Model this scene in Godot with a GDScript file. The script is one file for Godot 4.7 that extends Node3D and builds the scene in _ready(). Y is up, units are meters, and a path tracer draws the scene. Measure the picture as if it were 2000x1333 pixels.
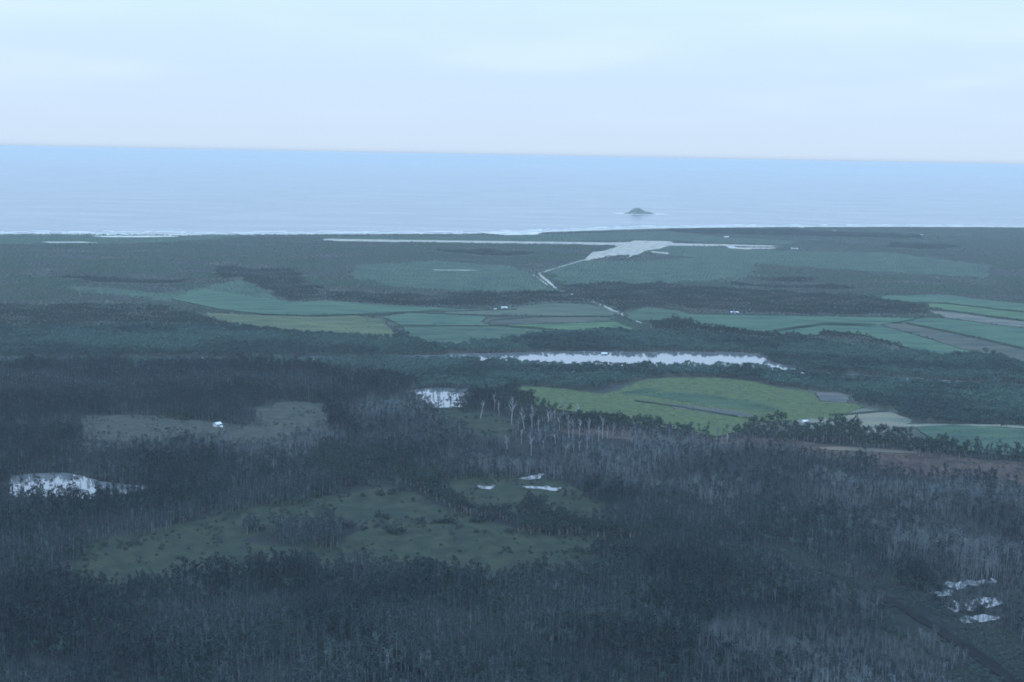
extends Node3D
# A coastal plain seen from a light aircraft 250 m up: sea with an island, beach, heath with a runway,
# cane fields, a river between mangroves, paddocks and swamp woods. Units are metres, the view looks along -z.

var used := {}
var mats := {}
var rng := RandomNumberGenerator.new()
var zone_map := PackedByteArray()
const ZX := -3200.0
const ZZ := -6600.0
const CELL := 4.0
const ZW := 1600
const ZH := 1580
var kinds := ["none"]

const COAST := [-1856.4,-3676.8,-1579.1,-3837.2,-1354.9,-3934.7,-1187.3,-3963,-1003.5,-3996.2,-840.8,-4074.3,-625.4,-4156.9,-400,-4229.5,-167,-4318.5,-6.4,-4428.1,164.6,-4605.5,445.2,-4864.3,643.9,-5003.4,847.9,-5111.7,1161.8,-5241.9,1492,-5378.9,1886.9,-5480.8,2263.5,-5555.1,2957.1,-5698.3]
const ZONES := [
	["scrub", [-1856.4,-3676.8,-1354.9,-3934.7,-623.5,-4144.1,-6.4,-4399.1,942.4,-5108.8,1871.8,-5436.6,2805.9,-5607.1,869.4,-1707.6,-770,-1510.7]],
	["far_wood", [-621.2,-2901.8,-450.2,-2849.4,-383.6,-2548.1,-329.5,-2303.8,-377.3,-2279.2,-443.5,-2267.6,-529.4,-2470.9]],
	["far_wood", [-327.5,-2416,-181.2,-2398.2,7.7,-2477.7,123.1,-2565.9,140.9,-2369.6,69,-2340.5,-1,-2257,-168.3,-2228.9,-308.4,-2275.1]],
	["far_wood", [106.9,-2643.7,251.9,-2714.7,394.5,-2647.5,538.3,-2575.4,649.9,-2520.7,723.5,-2386.9,682.5,-2234.8,497.4,-2212.5,368.1,-2235.2,256,-2284.6,181.2,-2204.9,139.9,-2352.8]],
	["far_wood", [-1092.8,-2154.3,-740.1,-2140.1,-570.8,-2168.7,-476.9,-2044.5,-358.9,-1986.6,-157.4,-1899.7,-97.2,-1843.7,-83.6,-1593.1,-770,-1510.7]],
	["far_wood", [510.5,-2857.4,607.5,-2913.3,639.4,-2860.1,584.9,-2803.1,521.8,-2801.8]],
	["far_wood", [440.6,-2752.1,538.9,-2727.8,648.7,-2717.1,704.4,-2696.3,633.5,-2652.2,515.9,-2660.4,440.6,-2687.5]],
	["far_wood", [509.4,-4786.1,726,-4927.5,1011.8,-4890.3,1393,-4700.4,1337.6,-4511.3,1003.5,-4520.4,703.6,-4540.8,552.6,-4551.1]],
	["far_wood", [1151.9,-4198.3,1324.3,-4199.2,1310,-4056.4,1167.3,-3930.6,1105.8,-4000.5]],
	["far_wood", [-203.8,-3563.4,-57.5,-3564.1,61.2,-3501.9,-3.8,-3379.5,-130.8,-3399.3]],
	["far_wood", [-861.8,-2609.3,-723.8,-2605.1,-584,-2590.8,-634,-2519.2,-755.6,-2515.3]],
	["heath", [-568.6,-4082.5,-6.1,-4314.4,502.4,-4719,659.4,-4469.3,884.9,-4269.5,810.5,-4053.8,382.8,-4170.5,-5.2,-3935.2,-488.9,-3816.7]],
	["heath", [-354.2,-3031.1,-183.9,-3220.5,-3.2,-3112.1,50.9,-2857.9,74.8,-2556.7,-95.5,-2505.4,-233.5,-2577.3,-318,-2721.8]],
	["heath", [64.2,-2988.3,158.2,-3335.8,279.9,-3300.4,447.8,-3457.7,592.7,-3327.1,494.6,-2889.9,305,-2736.2,106.9,-2643.7]],
	["heath", [426.1,-3990.5,705,-3806.8,1057.8,-3798.7,1170.9,-3383.1,1041.2,-3003.1,714.6,-3203.1,501.9,-3386.4,337.7,-3668.8]],
	["heath", [-1796.9,-3695.5,-1347.1,-3911.7,-997.6,-3972.5,-764.5,-4072.4,-828.5,-3807.2,-999.4,-3603.4,-1213.3,-3521.3,-1635.6,-3361.6]],
	["heath", [-848.8,-2457.4,-738.9,-2459.5,-595.9,-2366.6,-566.5,-2512.5,-533.3,-2677.2,-377.3,-2279.2,-476.5,-2184.5,-561.7,-2247,-705.2,-2346.4]],
	["mangrove", [-915.8,-1801.4,-470.2,-1922.1,-376.6,-1924.3,-257,-1896.4,-149,-1884.4,-103.2,-1827.4,-48.8,-1850.4,7,-1906.6,95,-1947.2,201.5,-1951.2,222.9,-2049.8,257.3,-2080.4,308.6,-2056.4,357.9,-1985.2,413.8,-1930.9,476.2,-1806,559.3,-1788.3,631.4,-1802.3,915.9,-1801.2,618.8,-1202.8,444.5,-1254.7,395.5,-1299,383.6,-1364.2,351.9,-1404,364.3,-1466.9,305.7,-1493.3,274.5,-1541.6,237.3,-1566.4,177.4,-1559.5,139.2,-1526.3,93.5,-1437.9,28.8,-1476.2,0.9,-1473.1,-25.6,-1409.6,-107.4,-1432,-216.4,-1436.1,-736.5,-1443.8]],
	["dark_wood", [431,-1995.7,472.9,-2031.5,517.5,-1996.5,550.2,-1850,560.7,-1793.2,504.1,-1833.9,457.2,-1899.2]],
	["paperbark", [-784.3,-1539.2,-309.9,-1581.5,-138,-1530.3,-108.6,-1447.9,-122,-1355.3,-182.8,-1349,-224.9,-1356.1,-262.6,-1313.1,-329.3,-1301,-651.3,-1274]],
	["paperbark", [-657.6,-1286.6,-257.7,-1313.6,-182.8,-1349,-107.4,-1432,0.9,-1466.5,33,-1406.7,92.9,-1343.4,140.7,-1313.1,192.1,-1255.2,240.6,-1259.7,373.9,-1225.2,420.9,-1185.6,597.3,-1159.6,315.1,-591.3,-295.2,-563.9]],
	["bare_wood", [-179.1,-1321.6,-122,-1355.3,-65.3,-1255.2,-5.3,-1213.5,28.9,-1194.2,117.9,-1224.8,150.6,-1187.6,223.9,-1168.5,279.8,-1123.3,327.5,-1066.9,371.7,-1041.6,528.6,-1021.2,455.5,-873.9,309.2,-888.2,252.5,-933,185.7,-958.7,125.4,-976.2,77.7,-987.6,41.4,-1032.6,1.9,-1063.7,-47.1,-1072.2,-92.1,-1121.1,-134.2,-1190.5]],
	["bare_wood", [-378.6,-1190.6,-260.8,-1190.1,-164,-1210.4,-128.2,-1138,-155.6,-1087,-209.2,-1064.3,-287.7,-1085.4,-350,-1099.1]],
	["bare_wood", [146.5,-743.9,210.7,-770.2,230.3,-689.8,216.5,-586.8,59.9,-579.8,80.1,-661.7,112,-704.5]],
	["bare_wood", [221,-920.2,267.6,-910.4,325.8,-877.3,455.5,-873.9,380.5,-722.9,263.6,-724.8,254.6,-777.4,244,-848.9]],
	["red_heath", [39.1,-1236.2,96.5,-1251,140.9,-1222.3,233.2,-1219.3,275,-1198.6,339,-1182.7,406.6,-1143.6,550.5,-1107.8,516.3,-1036.2,374.6,-1050.1,329,-1072.2,281.2,-1129.2,223.9,-1168.5,159.8,-1188.4,93.1,-1204.4]],
	["clearing", [-407.4,-1267.1,-322.9,-1275.4,-262.5,-1241.3,-240.3,-1224.2,-167.5,-1235.8,-158.1,-1166.6,-252,-1149.4,-367.8,-1156.2]],
	["clearing", [-235.7,-1177.4,-246.9,-1309.3,-231.5,-1349.7,-205.1,-1361,-180.9,-1335.1,-165.9,-1197.7,-194.5,-1172.2]],
	["grass", [-92.6,-1338.5,-65.1,-1346.9,-29,-1331.2,3.8,-1286.8,6.2,-1213.9,-5.1,-1187.6,-30.6,-1208,-60.5,-1256.1]],
	["grass", [-49.1,-1030.5,-30.4,-1059.3,10,-1057.3,41.4,-1032.6,71,-972.2,67.5,-918.9,30.3,-913.6,-4.9,-934.5,-35,-970.4]],
	["grass", [-265.5,-850.2,-226.3,-889.4,-173.1,-954.2,-118.8,-988.2,-87.1,-1014.4,-62.7,-997.1,-34.3,-954.3,-15.5,-927.7,5.8,-905.4,36.6,-892.2,70.3,-884.6,82.9,-873.3,51.5,-850.2,61.9,-835.1,17.9,-793.7,-27.9,-790.9,-71.3,-798.5,-98,-816.1,-121,-801.7,-154.4,-783,-196.5,-770.3,-237.4,-758.1,-262.6,-772.2]],
	["paperbark", [-148.7,-894.8,-109.7,-913.1,-99.6,-885.5,-122.1,-852.7,-147.2,-846.4,-172.9,-861.1]],
	["creek_wood", [-156.1,-1152,-119.6,-1138.7,-80.5,-1080.3,-52.7,-1023.6,-27.5,-969.3,2.2,-945.6,30.8,-931,54.6,-908.8,76.4,-897.4,82,-882.9,36.4,-887.2,2.3,-900,-22.4,-921.9,-53.1,-963.1,-82.1,-1001.9,-106.3,-1012.9,-138,-1018.6,-158.4,-1050.8]],
	["rushes", [165.4,-884.8,193,-854.7,212.1,-825.1,236.3,-776.4,260.2,-714.8,288.7,-638.2,256.8,-562.6,233.7,-583.6,227,-639.3,216.5,-688.5,202.5,-738,183.3,-780.4,160.8,-822.1]],
	["belt", [-7.1,-1433.4,32.9,-1400.6,92.7,-1340.6,140.7,-1313.1,175.7,-1275.6,202.5,-1261,227,-1293,279.2,-1308.3,336.3,-1298.4,366.2,-1247.5,375.3,-1198.8,399.9,-1163.1,391.8,-1138.4,340,-1170.3,291.5,-1191.4,231.1,-1207.9,187.9,-1226.6,133.1,-1237.8,90.6,-1233.9,48.7,-1241.8,20.7,-1273.3,1.3,-1326]],
	["belt", [208.7,-2022.9,241.4,-2078,305.8,-2037.4,367.9,-1957.9,405.2,-1924.2,354.6,-1885.1,277.7,-1945.1,212.7,-1952.8]],
	["pool", [-380.1,-1021,-362.1,-1030.9,-345.9,-1035.7,-331.7,-1028.3,-306.3,-1008.7,-284.3,-999.1,-265.2,-999,-255.7,-970,-267.2,-964.5,-279.1,-954.4,-297,-941.3,-313.7,-937.2,-332.3,-944.6,-350.7,-940.2]],
	["flooded", [242.7,-762.8,260.7,-787.4,281.2,-803.4,311.5,-810.3,332.2,-791.6,302.5,-731.1,270.7,-721.1,251.7,-722.5,246.2,-740.8]],
	["pool", [-122.1,-1414.8,-92.3,-1449.7,-48.6,-1454.5,-28.5,-1418.6,-49.6,-1342.3,-84.6,-1333.3,-113.2,-1341.5]]
]
const FIELDS := [
	["teal", 1.4, "long blue-green cane field below the dark wood", [-569.4,-2277.9,-554,-2456.7,-469.3,-2354.7,-374.8,-2263.6,-310.5,-2290.8,-202.6,-2238.4,-84,-2212.9,-162.7,-2156.3,-246.1,-2108,-313.7,-2083.6,-376.9,-2087,-459.5,-2143.4]],
	["straw", 0.5, "yellowish paddock edged by dark trees at its lower side", [-472.2,-2092.2,-373.4,-2067.4,-295.6,-2066.5,-244.5,-2094.6,-201.9,-2061.4,-151.2,-1842,-208.4,-1845,-281.2,-1867.2,-361.1,-1918.6,-421.2,-1963.7]],
	["mauve", 0.4, "grey-green fallow strip below the small white farmhouse", [-200.2,-2231.1,-34.2,-2213.7,7.4,-2250.7,68.8,-2332.3,129.3,-2318.4,168.6,-2202.9,156.8,-2151.4,39.3,-2132.8,-154.2,-2150.6]],
	["teal", 1.4, "blue-green cane block beside the straw-coloured paddock", [-197.1,-2075.4,-161.1,-2135.4,-40.2,-2106.7,-46.5,-2040.4,-32,-1999.3,-161.1,-1979.9,-177.2,-2026.8]],
	["brown", 0.3, "mauve-brown ploughed strip above the bright green cane", [-36.1,-2100.6,147.7,-2136.3,152.1,-2083.7,76.4,-2046.5,-8,-2021.2,-29.2,-2011.9,-41.9,-2041.1]],
	["green", 1.5, "bright green cane field left of the farm track", [-11.7,-2002.3,76,-2033.9,155.1,-2071.2,183,-1965.7,117.4,-1956.2,66.1,-1960.3,29.6,-1990.3]],
	["sage", 0.8, "dull green field under the blue-green cane", [-158.7,-1968.3,-15.3,-1989.7,58.5,-1953.4,7,-1859.2,-47.5,-1804.3,-100.8,-1786.7,-138.9,-1844.2]],
	["straw", 0.5, "small yellow paddock tucked against the river trees", [-115.7,-1872.9,-51.2,-1887.4,-63.4,-1777.1,-89.1,-1768.4]],
	["sage", 0.7, "pale green wedge of pasture between the farm track and the wood", [176.7,-2189.8,223.7,-2287,253.5,-2261.2,281.6,-2213.9,279.5,-2163.9,220.3,-2100.7,188.3,-2095.8]],
	["teal", 1.5, "wide blue-green cane field with the white homestead at its edge", [282.2,-2185.4,492.5,-2190.6,654.2,-2195,543.8,-2069.6,474.3,-2071.8,368.9,-1963.7,310.2,-2015.5,236.4,-2103.2]],
	["teal", 1.4, "blue-green cane strip along the foot of the far wood", [654.8,-2540,825.5,-2599.2,878.3,-2498.2,1000,-2384.6,946.6,-2254.9,835.2,-2373.2,777.8,-2446.1,696.1,-2449.2]],
	["green", 1.2, "green wedge of cane between two drains by the picture's right edge", [700.7,-2432.9,772.2,-2428.2,826.5,-2348.1,934.1,-2224.6,893,-2124.6,790.8,-2244.7,749.6,-2327.6,723.1,-2370.6]],
	["pink", 0.3, "pinkish bare ploughed strip between blue-green cane fields", [705.5,-2320.4,741.9,-2303.4,783,-2222.1,881.9,-2097.6,855.3,-2033.1,755.7,-2143,706.4,-2217.2]],
	["teal", 1.5, "blue-green cane block below the pinkish ploughed strip", [658.5,-2195.7,699.5,-2195.1,748.6,-2122.4,845.2,-2008.4,732,-1733.4,682.3,-1930.1,655.1,-2028,616.7,-2135.1]],
	["brown", 0.3, "broad mauve-brown ploughed field slanting to the right edge", [564.8,-2120.6,611.1,-2121.1,649.2,-2009.5,676.5,-1913.3,724.6,-1715.3,663.8,-1567.6,635.1,-1793.4,610.6,-1843.1,590.6,-1989.6]],
	["teal", 1.5, "long slanting blue-green cane field above the river trees", [375.4,-1999.4,482.4,-2108.1,558,-2106.6,585.4,-1971.7,605.7,-1827.7,626.4,-1787.6,549.1,-1754.9,540.3,-1815.8,510.2,-1967.3,464.9,-1995.9,402.7,-1912]],
	["pasture", 0.4, "large yellow-green paddock below the river bend", [-3.5,-1469.3,28.7,-1469.6,61.6,-1456.8,95.8,-1431.8,113.6,-1452.8,141.5,-1519.5,176.2,-1548.4,235.7,-1555.2,273.3,-1534.4,303.7,-1483.2,327.7,-1469.4,322,-1412.8,351.9,-1404,364.5,-1390.6,323.2,-1326.7,279.3,-1308.8,246.5,-1292.4,220.4,-1313,241.1,-1317.6,209.2,-1243,187.2,-1221.7,162,-1243.3,126.7,-1270,90,-1297.7,56.9,-1332.9,26.9,-1358.8]],
	["rough", 0.5, "darker rough grass patch in the middle of the yellow-green paddock", [131.4,-1435.6,183.2,-1460.3,217.8,-1432.4,251.2,-1405.4,274.1,-1358.8,245.4,-1342.2,209.5,-1374.9,175.7,-1397.6]],
	["rough", 0.52, "small darker rough patch at the paddock's upper left", [115.4,-1440.2,146,-1475.8,167.9,-1471.6,154.7,-1450.8,125.1,-1425.6]],
	["lilac", 0.65, "bluish ploughed strip inside the yellow-green paddock", [153.1,-1383.5,183.1,-1372.2,226.1,-1348.5,240.6,-1320.2,220.8,-1315.7,193.5,-1334.3,165.7,-1356.3]],
	["lilac", 0.72, "small greyish ploughed patch at the paddock's end by trees", [329.3,-1466.4,356.6,-1469.3,360.9,-1441.3,348.6,-1403.6,324.8,-1416.1]],
	["pale", 0.25, "pale lilac ploughed field behind the row of dark round trees", [272.2,-1323.3,310.3,-1359.6,360.8,-1375.9,376.4,-1366.2,320.4,-1293.8,294.6,-1265.9,269.5,-1260.9]],
	["pale", 0.4, "pale ploughed field pointing to the right of the tree row", [313.5,-1306.4,338.5,-1337.8,380.2,-1361,392.5,-1314,353.2,-1251.7,328.2,-1246.9]],
	["sage", 0.7, "dull green pasture at the right edge behind the belt's end", [384.5,-1278,424.4,-1296.6,469.8,-1286,538.5,-1263.3,488,-1140.6,425.8,-1161.2,399.5,-1175.4,384.1,-1212.7]],
	["sand", 0.2, "pale sandy headland strip above the right-edge pasture", [341.1,-1278.8,390.5,-1298.5,476.2,-1304.1,546.8,-1283.3,541.6,-1270.7,472.1,-1292.4,423.1,-1292.8,387.1,-1286.9,349.7,-1274.7]],
	["orange", 0.3, "dry orange grass strip in the reddish heath", [266.6,-1180.7,290,-1184.8,324.6,-1179.4,357,-1167.6,346.7,-1162.6,303.6,-1167.1,277.9,-1171.1]]
]
const SHEETS := [
	["runway", "strip", "long pale runway strip cleared through the coastal heath", [-549,-3962.9,-360.7,-3971.5,-5.4,-4005.6,295.4,-4034.5,368.1,-4091.9,493.5,-4056.6,628.4,-4048.4,746.8,-4035.8,787.5,-4013,731.6,-3952.6,613.8,-3953.1,436.4,-3947.9,286.9,-3916.8,-5.1,-3900.9,-352.3,-3879.7,-536.3,-3871.4]],
	["apron", "strip", "broad pale sandy apron slanting down from the runway", [365.7,-4152.8,473.5,-4147.6,471.9,-4026.9,407.1,-3809.3,358.4,-3714,326.1,-3570.3,284.5,-3434.4,302.8,-3545.8,271.7,-3519.6,233.5,-3439,257,-3534.1,203.4,-3363.4,169.2,-3305.9,190.8,-3481,208.7,-3615.3,241.5,-3662.9,288.6,-3840.4]],
	["loop_track", "strip", "pale loop of cleared ground at the runway's right end", [581.2,-4034.9,613.8,-3953.1,607.4,-3864.1,652.8,-3834.2,717.1,-3872.8,776.1,-3953.9,727.4,-3929.5,637.2,-3915.5,621,-4000.2]],
	["side_track", "strip", "short pale spur track right of the apron", [369.6,-3687.1,411.1,-3639.6,401.9,-3580.6,379.4,-3621.8,365.6,-3647]],
	["side_track", "strip", "short pale spur track at the apron's left corner", [286.9,-3916.8,314.1,-3891.2,301.8,-3844.1,287.5,-3883.7]],
	["access_road", "road", "straight bright access road crossing the heath", [50.8,-2920.2,54.8,-2928.8,71.1,-2761.9,83.6,-2593.1,80.4,-2582.5,66.1,-2721.5]],
	["access_road", "road", "dim continuation of the road beside the bright stretch", [40.6,-2886.6,45,-2893.7,71.1,-2636.7,67.9,-2625.7,53.6,-2764]],
	["access_road", "road", "thin track from the apron down to the road corner", [170.8,-3338.9,172.5,-3322.9,97.9,-3069.6,58.5,-2921.9,54.3,-2929.9,95.9,-3077.6]],
	["farm_track", "road", "pale farm track bending through the fields to the wood", [84.8,-2568.4,110.2,-2487.3,153.4,-2314.5,170.8,-2221.5,200.6,-2059,197.7,-2052.3,166.6,-2209.8,148.4,-2304.1,104.4,-2481.6,81.6,-2558]],
	["sand_patch", "beach", "bright sand flat behind the surf left of the island", [-114.7,-4466.2,-6.7,-4532.5,94.4,-4520.7,75.1,-4368.4,-22.2,-4309.3,-87.7,-4372.6]],
	["sand_patch", "beach", "sandy gap in the dunes at the left end of the beach", [-1196.7,-3897,-994.7,-3960.8,-958.8,-3934.6,-1046.2,-3877.8,-1153.4,-3849.3]],
	["sand_patch", "beach", "thin sand streak on the open dune ground", [-1242.5,-3606.6,-1143.9,-3635.6,-1098.8,-3621,-1208.3,-3584.8]],
	["drain", "ditch", "narrow black drain along the near side of the rushes", [190.9,-815.3,199.8,-799.5,211.2,-772.1,221,-742.8,230.1,-706.8,237.5,-671.1,245.4,-621.6,252.4,-626.3,244.2,-677.2,236,-713.5,226.5,-750.2,215.7,-778,202.6,-803.7,192.3,-818.5]],
	["clearing", "strip", "faint pale cleared line across the far heath", [-176.6,-2961.6,-91.7,-2972.5,-74.8,-2962.9,-113.1,-2951.8,-168.1,-2947.6]]
]
const WATERS := [
	["river", "pale winding river between mangrove banks", [-806.7,-1583.9,-490.9,-1627.9,-310.9,-1650.7,-188.6,-1670.5,-83,-1701.4,-25.7,-1722.3,33.1,-1741.3,112.7,-1756.3,219.7,-1765.5,294.1,-1772.8,318.9,-1762.1,322.4,-1708.8,332.2,-1659.3,344.7,-1628.6,388.7,-1606.5,454.2,-1580.3,549.3,-1561.9,766.4,-1500.2,754.6,-1476.4,540,-1534.4,446.3,-1552.1,381.9,-1577.5,338.2,-1596.8,312.5,-1620.8,299.3,-1643.1,273.1,-1642,248.2,-1641,154.6,-1633.7,68.2,-1629.3,25.2,-1636.2,-5.7,-1644.8,-62,-1656.5,-185.5,-1643.3,-306.3,-1626.1,-483.8,-1604,-795.4,-1561.2]],
	["pond", "broad bright marsh pool at the left edge", [-380.1,-1021,-362.1,-1030.9,-345.9,-1035.7,-331.7,-1028.3,-306.3,-1008.7,-284.3,-999.1,-265.2,-999,-259.7,-985.1,-271.4,-979.6,-283.4,-969.4,-301.6,-956.1,-318.5,-952,-337.4,-959.4,-356.1,-955]],
	["pond", "thin left glint of the broken pool among grey trees, lower right", [246.7,-775.1,250.9,-779.1,254,-777.4,259.5,-783.4,261.3,-777.8,255.3,-770,250.4,-769.7,247.4,-771.4]],
	["pond", "upper glint of the broken pool among grey trees, lower right", [258.2,-791.1,265.1,-799.4,268.2,-795.6,275.2,-804,281.7,-800.4,294.9,-807.3,293.6,-799.1,280.6,-790.5,274.4,-792.1,266.2,-783.8,262.5,-787.5]],
	["pond", "largest glint of the broken pool among grey trees, lower right", [249.4,-758.6,256.5,-766.3,258.3,-760.9,264.9,-768.7,266.7,-763.2,275,-771.1,282.8,-767.8,283.4,-757,271.9,-749.2,266.7,-752.4,257.8,-741.4,254.9,-746.5,250.2,-742.7,248.9,-749.7]],
	["pond", "lowest glint of the broken pool among grey trees, lower right", [249.8,-732.4,255,-736.1,257.9,-732.9,265.4,-738.4,272.9,-735.4,269.1,-728.4,259.9,-726.3,252.8,-722.6,249.9,-725.7]],
	["pond", "long pool with trees standing in it, left of the bare trees", [-122.1,-1414.8,-92.3,-1449.7,-48.6,-1454.5,-28.5,-1418.6,-49.6,-1342.3,-84.6,-1333.3,-113.2,-1341.5]],
	["pond", "small white pond on the marsh meadow, upper of the group", [6.8,-1043.3,13.2,-1048.9,18.9,-1054.5,23.8,-1059.3,27.4,-1058.7,26,-1049.9,21.1,-1042.7,15.5,-1039.7,10.7,-1040.2]],
	["pond", "small white pond on the marsh meadow, on its left", [-25.9,-1015.9,-21.3,-1017.8,-17.3,-1014.1,-13.5,-1016.8,-10.4,-1021.9,-8.8,-1018.8,-11.5,-1012.1,-14.9,-1007.1,-19.5,-1008.3,-23.4,-1010.4]],
	["pond", "small white pond on the marsh meadow, on its right", [10.6,-1017,15.3,-1019,20.7,-1016.2,26.1,-1015,27.8,-1022.4,30.8,-1018.6,33.8,-1012.4,39.3,-1016.8,40,-1012.9,35.1,-1006.1,30.5,-1005,26,-1009.4,19.1,-1012.1,13.7,-1012.5]]
]
const HEDGES := [
	[5, [-244.9,-2097.9,-161.9,-2145.8,7.4,-2220.6]],
	[6, [-41.8,-2003.9,-33.1,-2061.7,39.2,-2122.6,152.2,-2143.8]],
	[5, [-170.7,-1969.5,-30.3,-1993.4,66,-1957.4]],
	[6, [256.2,-2209.8,274.3,-2122.3,309.5,-2062.8]],
	[5, [445.7,-2142.1,492.1,-2116.1,608.3,-2133.8]],
	[6, [674.4,-2436.8,706.6,-2359.8,747,-2319.5,873.3,-2115.3]],
	[5, [614.7,-2128.2,678.4,-1918.8,721.4,-1723.5]],
	[5, [127.7,-1392.6,166.7,-1364.8,220.8,-1315.7]],
	[5, [314.5,-1332.8,336.5,-1340.3,381,-1363.9]]
]
const DEAD := [
	[-2.4, -1151, 16.7, "forked pale dead tree at the tip of the small meadow"],
	[18.1, -1128.5, 23.3, "tall thin dead trunk standing lowest below the belt"],
	[13, -1240.9, 21.2, "pale dead tree with a crooked twin stem in the belt's left part"],
	[52.4, -1205.2, 28.9, "tallest bleached dead tree, middle of the tree belt"],
	[78.5, -1189.9, 15.9, "leaning bleached dead tree at the belt's lower edge"],
	[82.4, -1203.5, 20.2, "straight pale dead tree beside the leaning one"],
	[-28.6, -1286.2, 23, "lone dead tree below the long pool"],
	[19.8, -1246.3, 22.3, "bare grey dead tree among the belt's green trees"],
	[1, -1259, 26.3, "bare grey dead tree among the belt's green trees"],
	[35.4, -1245.3, 20.4, "bare grey dead tree among the belt's green trees"],
	[38.2, -1257.7, 17.2, "bare grey dead tree among the belt's green trees"],
	[42.6, -1293.1, 12.8, "bare grey dead tree among the belt's green trees"],
	[56.1, -1205.6, 18.8, "bare grey dead tree among the belt's green trees"],
	[62, -1206.1, 17, "bare grey dead tree among the belt's green trees"],
	[86.9, -1203.9, 14.2, "bare grey dead tree among the belt's green trees"],
	[92.7, -1217.9, 14.4, "bare grey dead tree among the belt's green trees"],
	[113.7, -1219.8, 12.5, "bare grey dead tree among the belt's green trees"],
	[116.6, -1211, 11.5, "bare grey dead tree among the belt's green trees"],
	[9.9, -1173, 14.8, "bare grey dead tree among the belt's green trees"],
	[29, -1157.8, 11, "bare grey dead tree among the belt's green trees"],
	[46.6, -1130.9, 13.4, "bare grey dead tree among the belt's green trees"],
	[58.2, -1131.9, 13.4, "bare grey dead tree among the belt's green trees"],
	[62.7, -1305.5, 12.9, "bare grey dead tree among the belt's green trees"],
	[66.1, -1313.7, 12.5, "bare grey dead tree among the belt's green trees"],
	[51.8, -1317.6, 13, "bare grey dead tree among the belt's green trees"],
	[25.8, -1230.2, 14.5, "bare grey dead tree among the belt's green trees"],
	[45.2, -1236.7, 13.6, "bare grey dead tree among the belt's green trees"],
	[71.2, -1222.8, 14.4, "bare grey dead tree among the belt's green trees"],
	[100.9, -1216.4, 12, "bare grey dead tree among the belt's green trees"],
	[144.8, -1215.8, 12.5, "bare grey dead tree among the belt's green trees"],
	[191.5, -1189.1, 13.1, "bare grey dead tree among the belt's green trees"],
	[373.2, -1255.2, 11, "bare grey dead tree among the belt's green trees"],
	[66.6, -1161.1, 12.8, "bare grey dead tree among the belt's green trees"],
	[39.7, -1175.6, 12.1, "bare grey dead tree among the belt's green trees"],
	[-11, -1300.9, 17.8, "bare grey dead tree among the belt's green trees"],
	[-15.9, -1335.2, 15.7, "bare grey dead tree among the belt's green trees"]
]
const SHRUBS := [[-90.2, -924.9, 7.9], [-84.5, -920.9, 7.8], [-107.9, -897.6, 5.6], [-112.3, -896, 6.9], [-76.9, -881, 8.9], [-73, -881.3, 8.9], [-79.7, -887, 7.6], [-70.6, -885.6, 6.9], [-95.4, -892.2, 4.1], [-89.1, -896.8, 4.9], [-42.6, -910.7, 9.2], [-47.2, -910.4, 7.0], [-39.3, -913.1, 6.4], [-58.7, -909.6, 5.6], [-70.6, -921.9, 4.3], [-18.5, -914.5, 9.2], [-23.2, -914.2, 8.5], [-12.8, -917.1, 8.5], [-15.7, -888.5, 6.2], [1.2, -890.4, 5.5], [-21.3, -887.7, 4.8], [27.2, -892.2, 7.6], [22.7, -892.7, 6.2], [37.4, -878.6, 3.4], [-35.3, -875.8, 2.7], [14.4, -854.8, 2.7], [-3, -853.6, 2.7], [-30.7, -842.1, 3.6], [-73.9, -841.5, 3.3], [-43.1, -855.6, 3.3], [-91.7, -843, 3.9], [30.9, -844.5, 3.9], [46.5, -845.5, 7.2], [50.6, -842.8, 6.6], [57, -843.2, 7.2], [43.4, -849.8, 5.3], [18.1, -817.4, 4.5], [23.3, -817.7, 5.1], [37.8, -816.9, 5.1], [-107.4, -980.5, 5.3], [-117.8, -979.8, 3.4], [-59.5, -975.7, 3.8], [-36.1, -947.1, 2.9], [-65.6, -941.7, 2.9], [-95.4, -984, 9.8], [-86.3, -987.2, 9.9], [-79.7, -997.9, 10.0], [4.1, -873.6, 2.4], [-20.7, -866.8, 2.7], [-17, -853.5, 2.3], [51.8, -887.7, 2.8], [5.7, -864.6, 2.0], [-52.3, -888.9, 2.8], [-56.9, -882.4, 2.4], [-63.5, -865.9, 2.7], [-254.7, -839.7, 5.9], [-236.4, -846.9, 5.3], [-240.3, -844.6, 5.9], [-105.7, -898.3, 4.5], [-111, -892.6, 7.6], [-121.5, -890.6, 8.3], [-131.8, -887.7, 7.6], [-163.8, -956.4, 2.9], [-166.4, -928, 1.8], [-170.7, -931.1, 1.8], [-200.2, -922.7, 3.6], [-207.6, -911.8, 2.8], [-186.7, -923.7, 2.9], [-131.1, -942.7, 2.9], [-117.7, -978, 3.0], [-106.7, -978.8, 4.5], [-145.6, -946.6, 2.6], [-251.1, -809.1, 2.8], [-190, -828.2, 3.9], [-202.9, -817, 2.5], [-91.2, -922.4, 5.0], [-95.4, -892.4, 3.5], [-170.3, -882.9, 7.5], [-163.2, -883.3, 6.8], [-230.5, -868, 3.4], [-269.7, -919.2, 6.4], [-178.4, -800.8, 5.6], [-253.6, -796.2, 3.7], [-201, -837.2, 3.3], [-217.5, -822.5, 2.9]]
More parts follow.
